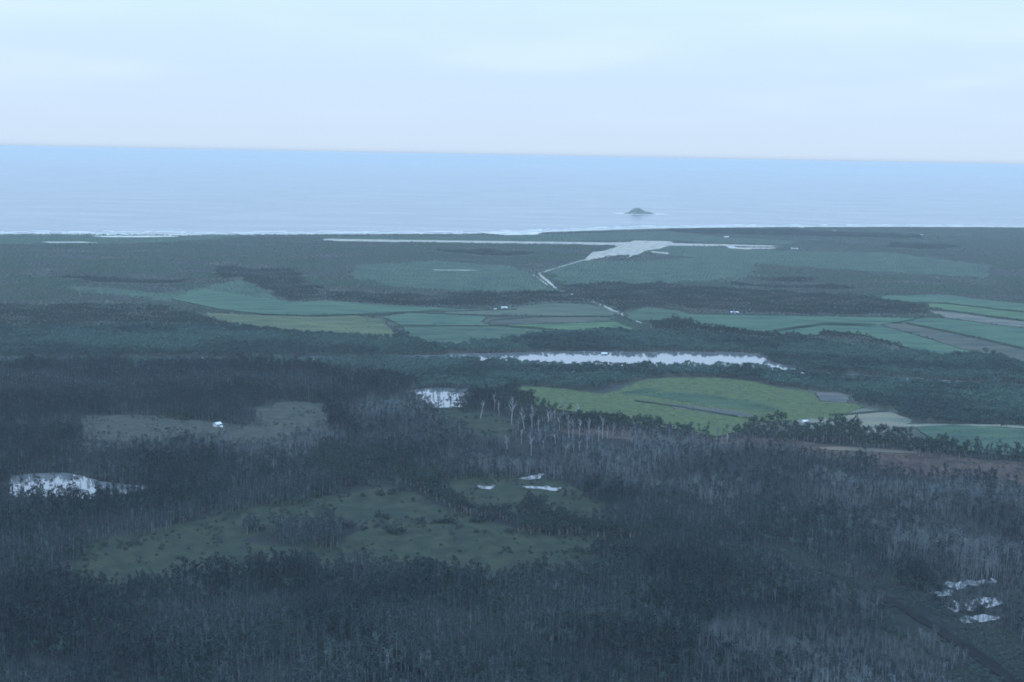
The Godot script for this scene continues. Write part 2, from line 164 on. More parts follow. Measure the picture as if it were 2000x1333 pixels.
const HOUSES := [
	[-13.6, -2239.6, 10, 7, 3.2, 0.1, "small white farmhouse at the edge of the far wood"],
	[-28.4, -2214.7, 5, 4, 2.2, 0.3, "little pale shed next to the small farmhouse"],
	[362.6, -2227, 13, 9, 3.6, -0.1, "white homestead standing by the wide cane field"],
	[395.8, -2269.5, 6, 4, 2.4, 0.2, "small pale shed right of the white homestead"],
	[117.5, -1727.1, 7, 5, 3.4, 0.2, "small white shed on the far bank of the river"],
	[-266.8, -1226.5, 6, 5, 4.2, 0.9, "bright white gabled hut alone beside the beige clearing"],
	[-262.2, -1222.2, 2.2, 2, 1.8, 0.4, "tiny bluish shed at the foot of the bright white hut"],
	[282, -1293.2, 5, 4, 3.6, 0.3, "white roofed hut among the row of round trees"],
	[618.2, -3877.8, 22, 12, 4, 0, "white airfield building beside the loop track"],
	[796.5, -3894.4, 20, 10, 3.5, 0.05, "low white building right of the runway's end"],
	[683.6, -4420.9, 14, 9, 4, 0.1, "pale house between the runway and the beach scrub"],
	[1147.8, -4919.4, 11, 7, 4, 0, "white beach house in the coastal scrub, right of the runway"],
	[1414.5, -4767.7, 9, 6, 3.6, 0.1, "lone pale house in the scrub far to the right"],
	[1065.7, -5098, 10, 7, 3.4, 0, "white beach house close behind the surf"]
]
const ISLAND := Vector3(561, -1.0, -6202)

# ------------------------------------------------------------------ helpers
func lin(r: float, gr: float, b: float) -> Color:
	return Color(r, gr, b).linear_to_srgb()

func numbered(called: String) -> String:
	if not used.has(called):
		used[called] = 0
		return called
	used[called] += 1
	return "%s_%03d" % [called, used[called]]

func tag(o: Node3D, label: String, category: String, group := "", kind := "") -> Node3D:
	if label: o.set_meta("label", label)
	if category: o.set_meta("category", category)
	if group: o.set_meta("group", group)
	if kind: o.set_meta("kind", kind)
	return o

func put(called: String, mesh: Mesh, mat: Material, parent: Node3D = null) -> MeshInstance3D:
	var o := MeshInstance3D.new()
	o.mesh = mesh
	if mat: o.material_override = mat
	if parent == null:
		o.name = numbered(called)
		add_child(o)
	else:
		o.name = called
		parent.add_child(o, true)
	return o

func base(called: String, at := Vector3.ZERO, turn := 0.0) -> Node3D:
	var o := Node3D.new()
	o.name = numbered(called)
	add_child(o)
	o.position = at
	o.rotation.y = turn
	return o

func outline(a: Array) -> PackedVector2Array:
	var p := PackedVector2Array()
	for i in range(0, a.size(), 2):
		p.append(Vector2(a[i], a[i + 1]))
	return p

# corners every few metres, pushed about a little, so that natural edges wander
func wander(p: PackedVector2Array, step: float, amount: float, seed_: int) -> PackedVector2Array:
	var n := FastNoiseLite.new()
	n.seed = seed_
	n.frequency = 1.0 / (step * 3.0)
	var q := PackedVector2Array()
	for i in p.size():
		var a := p[i]
		var b := p[(i + 1) % p.size()]
		var k := maxi(1, int(a.distance_to(b) / step))
		for j in k:
			var c := a.lerp(b, float(j) / k)
			q.append(c + Vector2(n.get_noise_2d(c.x, c.y), n.get_noise_2d(c.x + 900.0, c.y)) * amount)
	return q

# a slab with a top at height y1 and sides down to y0
func slab(p: PackedVector2Array, y0: float, y1: float) -> ArrayMesh:
	if Geometry2D.is_polygon_clockwise(p):
		p = p.duplicate()
		p.reverse()
	var t := Geometry2D.triangulate_polygon(p)
	if t.is_empty(): print("outline crosses itself near ", p[0])
	var st := SurfaceTool.new()
	st.begin(Mesh.PRIMITIVE_TRIANGLES)
	st.set_smooth_group(-1)
	for i in range(0, t.size(), 3):
		var a := p[t[i]]
		var b := p[t[i + 1]]
		var c := p[t[i + 2]]
		if (b - a).cross(c - a) < 0.0:
			var s := b
			b = c
			c = s
		for v in [a, b, c]:
			st.set_normal(Vector3.UP)
			st.add_vertex(Vector3(v.x, y1, v.y))
	if y0 < y1:
		for i in p.size():
			var a := p[i]
			var b := p[(i + 1) % p.size()]
			var n := Vector3((b - a).y, 0, -(b - a).x).normalized()
			var q := [Vector3(a.x, y0, a.y), Vector3(b.x, y0, b.y), Vector3(b.x, y1, b.y), Vector3(a.x, y1, a.y)]
			for k in [0, 1, 2, 0, 2, 3]:
				st.set_normal(n)
				st.add_vertex(q[k])
	return st.commit()

func ribbon(line: PackedVector2Array, y: float, a: float, b: float, yb: float) -> ArrayMesh:
	# a strip along a line from offset a (height y) to offset b (height yb) on the seaward (-z) side
	var st := SurfaceTool.new()
	st.begin(Mesh.PRIMITIVE_TRIANGLES)
	for i in line.size() - 1:
		var p := line[i]
		var q := line[i + 1]
		var c := [Vector3(p.x, y, p.y - a), Vector3(q.x, y, q.y - a), Vector3(q.x, yb, q.y - b), Vector3(p.x, yb, p.y - b)]
		for k in [0, 2, 1, 0, 3, 2]:
			st.set_normal(Vector3.UP)
			st.add_vertex(c[k])
	return st.commit()

# ------------------------------------------------------------------ textures and materials
func noise_tex(size: int, freq: float, seed_: int, stops: Array, octaves := 5, stretch := 1) -> ImageTexture:
	var n := FastNoiseLite.new()
	n.seed = seed_
	n.frequency = freq
	n.noise_type = FastNoiseLite.TYPE_SIMPLEX_SMOOTH
	n.fractal_octaves = octaves
	var im := n.get_seamless_image(size / stretch, size)
	if stretch > 1: im.resize(size, size, Image.INTERPOLATE_CUBIC)
	im.convert(Image.FORMAT_L8)
	var d := im.get_data()
	var lut := []
	for i in 256:
		var x := i / 255.0 * (stops.size() - 1)
		var k := mini(int(x), stops.size() - 2)
		var c: Color = stops[k].lerp(stops[k + 1], x - k)
		lut.append([int(c.r * 255), int(c.g * 255), int(c.b * 255)])
	var o := PackedByteArray()
	o.resize(d.size() * 3)
	for i in d.size():
		var c: Array = lut[d[i]]
		o[i * 3] = c[0]
		o[i * 3 + 1] = c[1]
		o[i * 3 + 2] = c[2]
	return ImageTexture.create_from_image(Image.create_from_data(size, size, false, Image.FORMAT_RGB8, o))

var coarse_tex: Texture2D
var fine_tex: Texture2D
var crop_tex: Texture2D
var wave_tex: Texture2D

func ground_mat(c: Color, coarse: float, fine: float, tex: Texture2D = null) -> StandardMaterial3D:
	var m := StandardMaterial3D.new()
	m.albedo_color = c
	m.albedo_texture = tex if tex else coarse_tex
	m.uv1_triplanar = true
	m.uv1_world_triplanar = true
	m.uv1_scale = Vector3.ONE / coarse
	m.detail_enabled = true
	m.detail_albedo = fine_tex
	m.detail_blend_mode = BaseMaterial3D.BLEND_MODE_MUL
	m.detail_uv_layer = BaseMaterial3D.DETAIL_UV_2
	m.uv2_triplanar = true
	m.uv2_world_triplanar = true
	m.uv2_scale = Vector3.ONE / fine
	m.roughness = 0.95
	m.metallic_specular = 0.15
	return m

func water_mat(c: Color, rough: float, scale: float, bump: float) -> StandardMaterial3D:
	var m := StandardMaterial3D.new()
	m.albedo_color = c
	m.roughness = rough
	m.metallic_specular = 0.5
	m.normal_enabled = true
	m.normal_texture = wave_tex
	m.normal_scale = bump
	m.uv1_triplanar = true
	m.uv1_world_triplanar = true
	m.uv1_scale = Vector3(1.0 / scale, 1.0 / scale, 1.0 / scale)
	return m

func make_materials() -> void:
	var w := Color.WHITE
	coarse_tex = noise_tex(1024, 0.006, 3, [Color(0.62, 0.66, 0.72), Color(0.78, 0.8, 0.82), Color(0.9, 0.9, 0.86), Color(1, 0.98, 0.92), w], 6)
	fine_tex = noise_tex(512, 0.02, 8, [Color(0.66, 0.66, 0.68), Color(0.82, 0.83, 0.83), Color(0.95, 0.95, 0.94), w], 5)
	crop_tex = noise_tex(1024, 0.008, 5, [Color(0.62, 0.7, 0.74), Color(0.78, 0.84, 0.84), Color(0.92, 0.93, 0.9), Color(1, 0.98, 0.9)], 6, 4)
	var n := FastNoiseLite.new()
	n.seed = 21
	n.frequency = 0.02
	n.fractal_octaves = 4
	var im := n.get_seamless_image(256, 512)
	im.resize(512, 512)
	im.convert(Image.FORMAT_RGBA8)
	im.bump_map_to_normal_map(4.0)
	wave_tex = ImageTexture.create_from_image(im)
	var mottle := noise_tex(1024, 0.012, 44, [Color(0.66, 0.72, 0.7), Color(0.76, 0.82, 0.78), Color(0.87, 0.91, 0.84), Color(1, 0.98, 0.88), Color(1, 0.95, 0.82)], 7)
	mats.land = ground_mat(lin(0.085, 0.1, 0.09), 900.0, 70.0)
	mats.swamp = ground_mat(lin(0.035, 0.042, 0.045), 400.0, 40.0)
	mats.meadow = ground_mat(lin(0.05, 0.062, 0.052), 210.0, 17.0, mottle)
	mats.clearing = ground_mat(lin(0.085, 0.088, 0.088), 180.0, 17.0, mottle)
	mats.red = ground_mat(lin(0.105, 0.078, 0.075), 160.0, 20.0)
	mats.heath = ground_mat(lin(0.085, 0.14, 0.11), 500.0, 60.0)
	mats.beach = ground_mat(lin(0.78, 0.76, 0.70), 300.0, 40.0)
	mats.strip = ground_mat(lin(0.52, 0.48, 0.43), 210.0, 34.0)
	mats.road = ground_mat(lin(0.5, 0.48, 0.43), 150.0, 30.0)
	mats.ditch = ground_mat(lin(0.02, 0.022, 0.025), 100.0, 13.0)
	mats.hedge = ground_mat(lin(0.05, 0.07, 0.055), 100.0, 13.0)
	mats.rock = ground_mat(lin(0.2, 0.24, 0.22), 60.0, 9.0)  # island ground lightened, distance haze put into its base colour
	mats.foam = ground_mat(lin(0.85, 0.86, 0.86), 90.0, 14.0)
	var crops := {"teal": [0.095, 0.16, 0.11], "green": [0.125, 0.195, 0.105], "straw": [0.145, 0.165, 0.095], "mauve": [0.125, 0.15, 0.115], "brown": [0.12, 0.125, 0.105], "sage": [0.09, 0.14, 0.10], "pink": [0.2, 0.19, 0.165], "pasture": [0.135, 0.165, 0.08], "lilac": [0.16, 0.15, 0.14], "pale": [0.24, 0.225, 0.18], "sand": [0.3, 0.28, 0.22], "orange": [0.2, 0.165, 0.13], "rough": [0.085, 0.13, 0.08]}
	for f in crops:
		mats[f] = ground_mat(lin(crops[f][0], crops[f][1], crops[f][2]), 260.0, 31.0, crop_tex)
	mats.pasture = ground_mat(lin(0.12, 0.148, 0.082), 120.0, 19.0, mottle)
	mats.sea = water_mat(lin(0.05, 0.09, 0.11), 0.15, 700.0, 0.04)
	mats.river = water_mat(lin(0.11, 0.12, 0.12), 0.05, 60.0, 0.03)  # base paled: part of the sky reflection is put into the colour
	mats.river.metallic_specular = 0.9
	mats.sea.roughness = 0.2
	mats.sea.roughness_texture = noise_tex(1024, 0.006, 61, [Color(0.7, 0.7, 0.7), Color(0.8, 0.8, 0.8), Color(0.92, 0.92, 0.92), Color.WHITE], 4, 2)
	mats.sea.roughness_texture_channel = BaseMaterial3D.TEXTURE_CHANNEL_RED
	mats.sea.uv1_scale = Vector3.ONE / 2600.0
	var m := StandardMaterial3D.new()
	m.vertex_color_use_as_albedo = true
	m.roughness = 0.85
	m.metallic_specular = 0.2
	mats.plant = m
	for a in [["white", 0.62, 0.62, 0.6], ["roof", 0.55, 0.55, 0.55], ["dark", 0.05, 0.05, 0.06], ["wood", 0.2, 0.16, 0.12], ["bluish", 0.3, 0.33, 0.42]]:
		m = StandardMaterial3D.new()
		m.albedo_color = lin(a[1], a[2], a[3])
		m.roughness = 0.6
		mats[a[0]] = m

# ------------------------------------------------------------------ plants
func tube(st: SurfaceTool, pts: Array, r0: float, r1: float, c: Color, sides := 5) -> void:
	for i in pts.size() - 1:
		var a: Vector3 = pts[i]
		var b: Vector3 = pts[i + 1]
		var ra := lerpf(r0, r1, float(i) / (pts.size() - 1))
		var rb := lerpf(r0, r1, float(i + 1) / (pts.size() - 1))
		var d := (b - a).normalized()
		var u := d.cross(Vector3(0.3, 0.1, 0.9)).normalized()
		var v := d.cross(u)
		for k in sides:
			var p := TAU * k / sides
			var q := TAU * (k + 1) / sides
			var n0 := u * cos(p) + v * sin(p)
			var n1 := u * cos(q) + v * sin(q)
			for e in [[a, n0, ra], [b, n0, rb], [b, n1, rb], [a, n0, ra], [b, n1, rb], [a, n1, ra]]:
				st.set_color(c)
				st.set_normal(e[1])
				st.add_vertex(e[0] + e[1] * e[2])

func leaves(st: SurfaceTool, lobes: Array, n: int, size: float, c: Color, r: RandomNumberGenerator, up := 0.25) -> void:
	for i in n:
		var l: Array = lobes[i % lobes.size()]
		var d := Vector3(r.randfn(), r.randfn(), r.randfn()).normalized()
		var p: Vector3 = l[0] + d * l[1] * pow(r.randf(), 0.3)
		var nn := (d * 0.6 + Vector3(r.randfn(), r.randfn(), r.randfn()).normalized() * 0.7 + Vector3.UP * up).normalized()
		var u := nn.cross(Vector3(r.randfn(), r.randfn(), r.randfn())).normalized()
		var v := nn.cross(u)
		var s := size * r.randf_range(0.55, 1.3)
		var k := r.randf_range(0.72, 1.28)
		var col := Color(c.r * k, c.g * k * r.randf_range(0.94, 1.06), c.b * k)
		var q := [p - u * s * 0.5, p + v * s * 0.32, p + u * s * 0.5, p - v * s * 0.32]
		for e in [0, 1, 2, 0, 2, 3]:
			st.set_color(col)
			st.set_normal(nn)
			st.add_vertex(q[e])

func begin() -> SurfaceTool:
	var st := SurfaceTool.new()
	st.begin(Mesh.PRIMITIVE_TRIANGLES)
	return st

# returns [wood mesh, leaf mesh] of one tree
func plant(kind: String, seed_: int) -> Array:
	var r := RandomNumberGenerator.new()
	r.seed = seed_
	var w := begin()
	var f := begin()
	match kind:
		"mangrove":
			var bark := Color(0.13, 0.12, 0.11)
			tube(w, [Vector3.ZERO, Vector3(r.randfn() * 0.3, 2.5, 0), Vector3(r.randfn() * 0.5, 5.0, r.randfn() * 0.5)], 0.3, 0.12, bark)
			var lobes := []
			for i in 6:
				var a := TAU * i / 6.0 + r.randf()
				var ra := 0.4 if i == 0 else r.randf_range(1.6, 2.8)
				var c := Vector3(cos(a) * ra, r.randf_range(4.6, 6.6) + (1.2 if i == 0 else 0.0), sin(a) * ra)
				tube(w, [Vector3(0, 2.4, 0), c], 0.14, 0.05, bark, 4)
				lobes.append([c, Vector3(2.0, 1.5, 2.0) * r.randf_range(0.8, 1.15)])
			leaves(f, lobes, 150, 1.25, Color(0.04, 0.07, 0.06), r, 0.5)
		"paperbark":
			var bark := Color(0.12, 0.13, 0.13)
			var top := Vector3(r.randfn() * 0.5, 11.0, r.randfn() * 0.5)
			tube(w, [Vector3.ZERO, top * 0.5 + Vector3(r.randfn() * 0.25, 0, r.randfn() * 0.25), top], 0.24, 0.07, bark)
			var lobes := []
			for i in 7:
				var a := r.randf() * TAU
				var c := Vector3(cos(a) * 1.0, r.randf_range(3.8, 7.5) if i < 3 else r.randf_range(7.5, 11.2), sin(a) * 1.0)
				tube(w, [top * (c.y - 2.4) / 11.0, c], 0.1, 0.04, bark, 4)
				lobes.append([c, Vector3(1.15, 1.5, 1.15) * r.randf_range(0.75, 1.2)])
			leaves(f, lobes, 105, 0.85, Color(0.028, 0.042, 0.043), r)
		"bare":
			var bark := Color(0.15, 0.16, 0.165)
			var top := Vector3(r.randfn() * 0.5, 9.5, r.randfn() * 0.5)
			tube(w, [Vector3.ZERO, top * 0.5 + Vector3(r.randfn() * 0.3, 0, r.randfn() * 0.3), top], 0.24, 0.05, bark)
			var lobes := []
			for i in 7:
				var a := r.randf() * TAU
				var y := r.randf_range(3.5, 8.0)
				var c := top * y / 9.5 + Vector3(cos(a) * 1.3, r.randf_range(1.4, 2.8), sin(a) * 1.3)
				tube(w, [top * y / 9.5, c], 0.1, 0.03, bark, 4)
				lobes.append([c, Vector3(0.8, 1.2, 0.8)])
			leaves(f, lobes, 42, 0.62, Color(0.085, 0.105, 0.1), r, 0.0)
		"gum":
			var bark := Color(0.24, 0.22, 0.21)
			var top := Vector3(r.randfn(), 9.5, r.randfn())
			tube(w, [Vector3.ZERO, top * 0.5 + Vector3(r.randfn() * 0.4, 0, r.randfn() * 0.4), top], 0.38, 0.12, bark)
			var lobes := []
			for i in 8:
				var a := TAU * i / 8.0 + r.randf()
				var ra := r.randf_range(0.6, 3.2)
				var c := Vector3(cos(a) * ra, r.randf_range(6.5, 12.5 - ra * 0.7), sin(a) * ra)
				tube(w, [top * r.randf_range(0.4, 0.7), c], 0.15, 0.05, bark, 4)
				lobes.append([c, Vector3(1.9, 1.5, 1.9) * r.randf_range(0.7, 1.2)])
			leaves(f, lobes, 190, 1.15, Color(0.033, 0.054, 0.044), r, 0.35)
		"shrub":
			tube(w, [Vector3(0, -0.1, 0), Vector3(0.1, 0.8, 0)], 0.1, 0.06, Color(0.14, 0.12, 0.1), 4)
			var lobes := []
			for i in 4:
				var a := TAU * i / 4.0 + r.randf()
				lobes.append([Vector3(cos(a) * 0.55, r.randf_range(0.7, 1.3), sin(a) * 0.55), Vector3(0.75, 0.6, 0.75) * r.randf_range(0.8, 1.3)])
			leaves(f, lobes, 56, 0.55, Color(0.07, 0.1, 0.075), r, 0.5)
		"bush":
			for i in 4:
				tube(w, [Vector3(0, -0.1, 0), Vector3(cos(i * 1.6) * 0.8, 1.8, sin(i * 1.6) * 0.8)], 0.14, 0.05, Color(0.14, 0.12, 0.1), 4)
			var lobes := []
			for i in 7:
				var a := TAU * i / 6.0 + r.randf() * 0.6
				var ra := 0.2 if i == 6 else r.randf_range(1.0, 1.5)
				lobes.append([Vector3(cos(a) * ra, r.randf_range(0.9, 2.2) + (1.2 if i == 6 else 0.0), sin(a) * ra), Vector3(1.15, 0.95, 1.15) * r.randf_range(0.75, 1.2)])
			leaves(f, lobes, 130, 0.75, Color(0.036, 0.05, 0.046), r, 0.35)
		"dead":
			var bark := Color(0.33, 0.33, 0.33) * r.randf_range(0.7, 1.3)
			var top := Vector3(r.randfn() * 0.06, 1.0, r.randfn() * 0.04)
			tube(w, [Vector3(0, -0.02, 0), top * 0.35 + Vector3(r.randfn() * 0.015, 0, 0), top * 0.7 + Vector3(r.randfn() * 0.02, 0, 0), top], 0.02, 0.007, bark, 6)
			for i in 8:
				var a := r.randf() * TAU
				var y := r.randf_range(0.4, 0.9)
				var s := Vector3(top.x * y, y, top.z * y)
				var l := r.randf_range(0.12, 0.26)
				var e := s + Vector3(cos(a) * l * 0.55, l, sin(a) * l * 0.55)
				tube(f, [s, s.lerp(e, 0.5) + Vector3(cos(a) * l * 0.12, 0, sin(a) * l * 0.12), e], 0.014, 0.005, bark, 4)
				tube(f, [s.lerp(e, 0.6), s.lerp(e, 0.6) + Vector3(cos(a + 1.2) * l * 0.4, l * 0.35, sin(a + 1.2) * l * 0.4)], 0.007, 0.004, bark, 3)
	return [w.commit(), f.commit()]

func joined(pair: Array) -> ArrayMesh:
	var st := SurfaceTool.new()
	st.append_from(pair[0], 0, Transform3D.IDENTITY)
	st.append_from(pair[1], 0, Transform3D.IDENTITY)
	return st.commit()

# ------------------------------------------------------------------ zone map
func paint(p: PackedVector2Array, value: int) -> void:
	var lo := 1e9
	var hi := -1e9
	for v in p:
		lo = minf(lo, v.y)
		hi = maxf(hi, v.y)
	for row in range(maxi(0, int((lo - ZZ) / CELL)), mini(ZH - 1, int((hi - ZZ) / CELL)) + 1):
		var y := ZZ + (row + 0.5) * CELL
		var xs := []
		for i in p.size():
			var a := p[i]
			var b := p[(i + 1) % p.size()]
			if (a.y <= y) != (b.y <= y):
				xs.append(a.x + (y - a.y) / (b.y - a.y) * (b.x - a.x))
		xs.sort()
		for i in range(0, xs.size() - 1, 2):
			for col in range(maxi(0, int(ceil((xs[i] - ZX) / CELL - 0.5))), mini(ZW - 1, int(floor((xs[i + 1] - ZX) / CELL - 0.5))) + 1):
				zone_map[row * ZW + col] = value

func zone_at(x: float, z: float) -> int:
	var c := int((x - ZX) / CELL)
	var r := int((z - ZZ) / CELL)
	if c < 0 or r < 0 or c >= ZW or r >= ZH: return 0
	return zone_map[r * ZW + c]

# ------------------------------------------------------------------ woods
func woods() -> void:
	# zone: plant, spacing, scale from-to, two tints, name, label, category, individuals
	var spec := {
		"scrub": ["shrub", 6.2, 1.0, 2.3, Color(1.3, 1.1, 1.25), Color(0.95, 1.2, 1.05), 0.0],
		"heath": ["shrub", 6.0, 0.5, 1.1, Color(1.1, 1.3, 1.15), Color(1.15, 1.35, 1.15), 0.0],
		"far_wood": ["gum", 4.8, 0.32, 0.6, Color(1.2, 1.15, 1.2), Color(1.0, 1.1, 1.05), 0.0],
		"dark_wood": ["gum", 6.0, 0.4, 0.55, Color(0.9, 0.95, 0.95), Color(1.0, 1.05, 1.0), 0.0],
		"mangrove": ["mangrove", 6.0, 0.65, 1.1, Color(0.85, 0.9, 0.95), Color(1.6, 1.65, 1.6), 0.0],
		"paperbark": ["paperbark", 3.5, 0.55, 1.1, Color(0.6, 0.68, 0.72), Color(1.3, 1.35, 1.3), 0.12],
		"creek_wood": ["gum", 4.2, 0.5, 0.85, Color(0.75, 0.8, 0.85), Color(0.9, 0.95, 0.95), 0.0],
		"bare_wood": ["bare", 3.5, 0.55, 1.05, Color(0.7, 0.75, 0.75), Color(1.45, 1.45, 1.45), 0.25],
		"pool": ["bush", 3.6, 0.25, 0.75, Color(0.8, 0.85, 0.85), Color(1.1, 1.1, 1.1), 0.2],
		"flooded": ["bare", 2.8, 0.4, 0.85, Color(0.7, 0.75, 0.75), Color(1.0, 1.0, 1.0), 0.45],
		"belt": ["gum", 6.0, 0.5, 0.95, Color(0.8, 0.85, 0.85), Color(1.1, 1.1, 1.0), 0.0],
		"red_heath": ["shrub", 5.0, 0.5, 1.3, Color(1.5, 0.95, 0.95), Color(1.0, 1.0, 0.95), 0.0],
		"grass": ["bush", 4.6, 0.2, 0.85, Color(0.8, 0.85, 0.85), Color(1.1, 1.15, 1.1), 0.0],
		"clearing": ["bush", 4.6, 0.2, 0.7, Color(0.9, 1.0, 1.1), Color(1.2, 1.2, 1.4), 0.0],
		"rushes": ["shrub", 2.6, 0.7, 1.3, Color(0.6, 0.65, 0.75), Color(0.75, 0.8, 0.85), 0.0],
	}
	var words := {
		"scrub": ["coastal_scrub", "mauve and grey-green scrub covering the plain behind the beach", "scrub"],
		"heath": ["heath", "smooth blue-green low heath around the runway", "heath"],
		"far_wood": ["far_wood", "dark low wood along the upper edge of the cane fields", "wood"],
		"dark_wood": ["plantation", "smooth dark green wedge of trees beside the slanting cane field", "wood"],
		"mangrove": ["mangrove_wood", "rounded grey-green mangrove canopy along both river banks", "wood"],
		"paperbark": ["paperbark_wood", "dark streaky swamp wood with thin pale trunks", "wood"],
		"creek_wood": ["creek_wood", "dark dense strip of trees winding along the creek", "wood"],
		"bare_wood": ["bare_wood", "grey leafless swamp wood of thin upright trunks", "wood"],
		"flooded": ["flooded_trees", "thin trees and saplings standing in the marsh pools", "trees"],
		"pool": ["pool_bushes", "dark bushes standing in the bright marsh pools", "bushes"],
		"belt": ["tree_belt", "dark green tree belt between the paddock and the swamp", "wood"],
		"red_heath": ["red_heath", "reddish low heath below the tree belt", "heath"],
		"grass": ["tussocks", "low tussocks and seedlings dotted over the open marsh meadows", "tussocks"],
		"clearing": ["clearing_tussocks", "low tussocks on the beige clearings around the white hut", "tussocks"],
		"rushes": ["rushes", "smooth dark band of rushes along the drain, lower right", "rushes"],
	}
	var singles := {
		"mangrove": ["mangrove_tree", "rounded grey-green mangrove tree, one of the canopy nearest the paddock", "tree", "nearest mangrove trees by the paddock"],
		"paperbark": ["paperbark_tree", "thin pale-trunked swamp tree with narrow dark crown along the picture's bottom", "tree", "nearest swamp trees along the bottom"],
		"bare_wood": ["bare_tree", "thin grey leafless swamp tree along the picture's bottom", "tree", "nearest bare trees along the bottom"],
		"belt": ["belt_tree", "dark round-crowned tree in the belt below the ploughed fields", "tree", "trees of the belt"],
		"creek_wood": ["creek_tree", "dark bushy tree in the strip winding along the creek", "tree", "nearest trees along the creek"],
	}
	var variants := {}
	var whole := {}
	for k in ["mangrove", "paperbark", "bare", "gum", "shrub", "bush"]:
		variants[k] = []
		whole[k] = []
		for i in 5:
			variants[k].append(plant(k, 100 + i * 7))
			whole[k].append(joined(variants[k][i]))
	var edge := FastNoiseLite.new()
	edge.seed = 4
	edge.frequency = 0.012
	edge.fractal_octaves = 4
	var patch := FastNoiseLite.new()
	patch.seed = 9
	patch.frequency = 0.006
	patch.fractal_octaves = 4
	var clump := FastNoiseLite.new()
	clump.seed = 23
	clump.frequency = 0.035
	var size_noise := FastNoiseLite.new()
	size_noise.seed = 17
	size_noise.frequency = 0.011
	size_noise.fractal_octaves = 3
	var paddock := []
	rng.seed = 91
	for f in FIELDS:
		if not ["pasture", "rough", "sage", "straw"].has(f[0]): continue
		var p := outline(f[3])
		var a := Vector2(1e9, 1e9)
		var b := Vector2(-1e9, -1e9)
		for v in p:
			a = a.min(v)
			b = b.max(v)
		for n in int((b.x - a.x) * (b.y - a.y) / 14.0):
			var q := Vector2(rng.randf_range(a.x, b.x), rng.randf_range(a.y, b.y))
			if patch.get_noise_2d(q.x * 2.5, q.y * 4.0) < rng.randf_range(-0.1, 0.35) or not Geometry2D.is_point_in_polygon(q, p): continue
			paddock.append([q.x, q.y, rng.randf_range(0.25, 0.7), rng.randf_range(0.6, 1.0), Color(0.9, 1.0, 0.7).lerp(Color(1.7, 1.6, 1.0), rng.randf()), rng.randi() % 5, rng.randf() * TAU, false, f[1] + 0.55])
	var turf0 := base("paddock_tussocks")
	tag(turf0, "tussocks dotted over the yellow-green paddock and the pastures", "tussocks", "", "stuff")
	scatter(turf0, paddock, whole["shrub"], whole["shrub"])
	for kind in spec:
		var s: Array = spec[kind]
		var id := kinds.find(kind)
		var lo := Vector2(1e9, 1e9)
		var hi := Vector2(-1e9, -1e9)
		for zn in ZONES:
			if zn[0] == kind:
				for v in outline(zn[1]):
					lo = lo.min(v)
					hi = hi.max(v)
		lo -= Vector2(20, 20)
		hi += Vector2(20, 20)
		hi.y = minf(hi.y, -560.0)
		var placed := []
		var extra := []
		var gap: float = s[1]
		var z := lo.y
		rng.seed = 1000 + id
		while z < hi.y:
			var half := -z * 0.425 + 90.0
			var x := maxf(lo.x, -half)
			var last := minf(hi.x, half)
			while x < last:
				var px := x + rng.randf() * gap
				var pz := z + rng.randf() * gap
				x += gap
				var wx := px + edge.get_noise_2d(px, pz) * 34.0
				var wz := pz + edge.get_noise_2d(px + 500.0, pz) * 34.0
				var t := (patch.get_noise_2d(px * 0.5, pz * 1.3) if kind == "scrub" or kind == "heath" else patch.get_noise_2d(px, pz)) * 2.2 + 0.5
				var here := zone_at(wx, wz)
				if here != id: continue
				if zone_at(px, pz) == 0: continue
				if kind == "grass" or kind == "clearing":
					var rim := 0
					for q in [[20.0, 0.0], [-20.0, 0.0], [0.0, 26.0], [0.0, -26.0]]:
						if zone_at(wx + q[0], wz + q[1]) != id: rim += 1
					if edge.get_noise_2d(px * 1.7 + 90.0, pz * 1.7) + rim * 0.16 < rng.randf_range(0.05, 0.4): continue
				if kind == "pool" and edge.get_noise_2d(px * 5.0, pz * 5.0) < (0.17 if px < -300.0 else 0.08): continue
				if kind == "flooded" and edge.get_noise_2d(px * 5.0, pz * 5.0) < -0.22: continue
				if kind == "red_heath" and rng.randf() < 0.35: continue
				if kind == "scrub" and t < 0.12 and rng.randf() < 0.5: continue
				if (kind == "paperbark" or kind == "bare_wood") and clump.get_noise_2d(px, pz) < -0.22 and rng.randf() < 0.7: continue
				var k := rng.randf_range(s[2], s[3])
				var u := size_noise.get_noise_2d(px, pz)
				if s[0] != "shrub" and s[0] != "bush": k *= clampf(1.0 + u * (0.3 if s[0] == "mangrove" else 0.75), 0.6, 1.35)
				if kind == "paperbark" and rng.randf() < 0.16 + u * 0.6: extra.append([px, pz, rng.randf_range(0.35, 0.85), rng.randf_range(0.85, 1.2), Color(0.8, 0.85, 0.8).lerp(Color(1.6, 1.7, 1.4), rng.randf()), rng.randi() % 5, rng.randf() * TAU, false])
				if kind == "bare_wood" and rng.randf() < 0.22: extra.append([px, pz, rng.randf_range(0.35, 1.0), rng.randf_range(0.85, 1.2), Color(0.8, 0.85, 0.8).lerp(Color(1.3, 1.3, 1.2), rng.randf()), rng.randi() % 5, rng.randf() * TAU, false])
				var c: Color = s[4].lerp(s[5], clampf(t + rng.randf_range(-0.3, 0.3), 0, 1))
				var h := rng.randf_range(0.85, 1.2)
				var which := rng.randi() % 5
				var turn := rng.randf() * TAU
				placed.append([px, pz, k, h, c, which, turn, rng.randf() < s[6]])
			z += gap
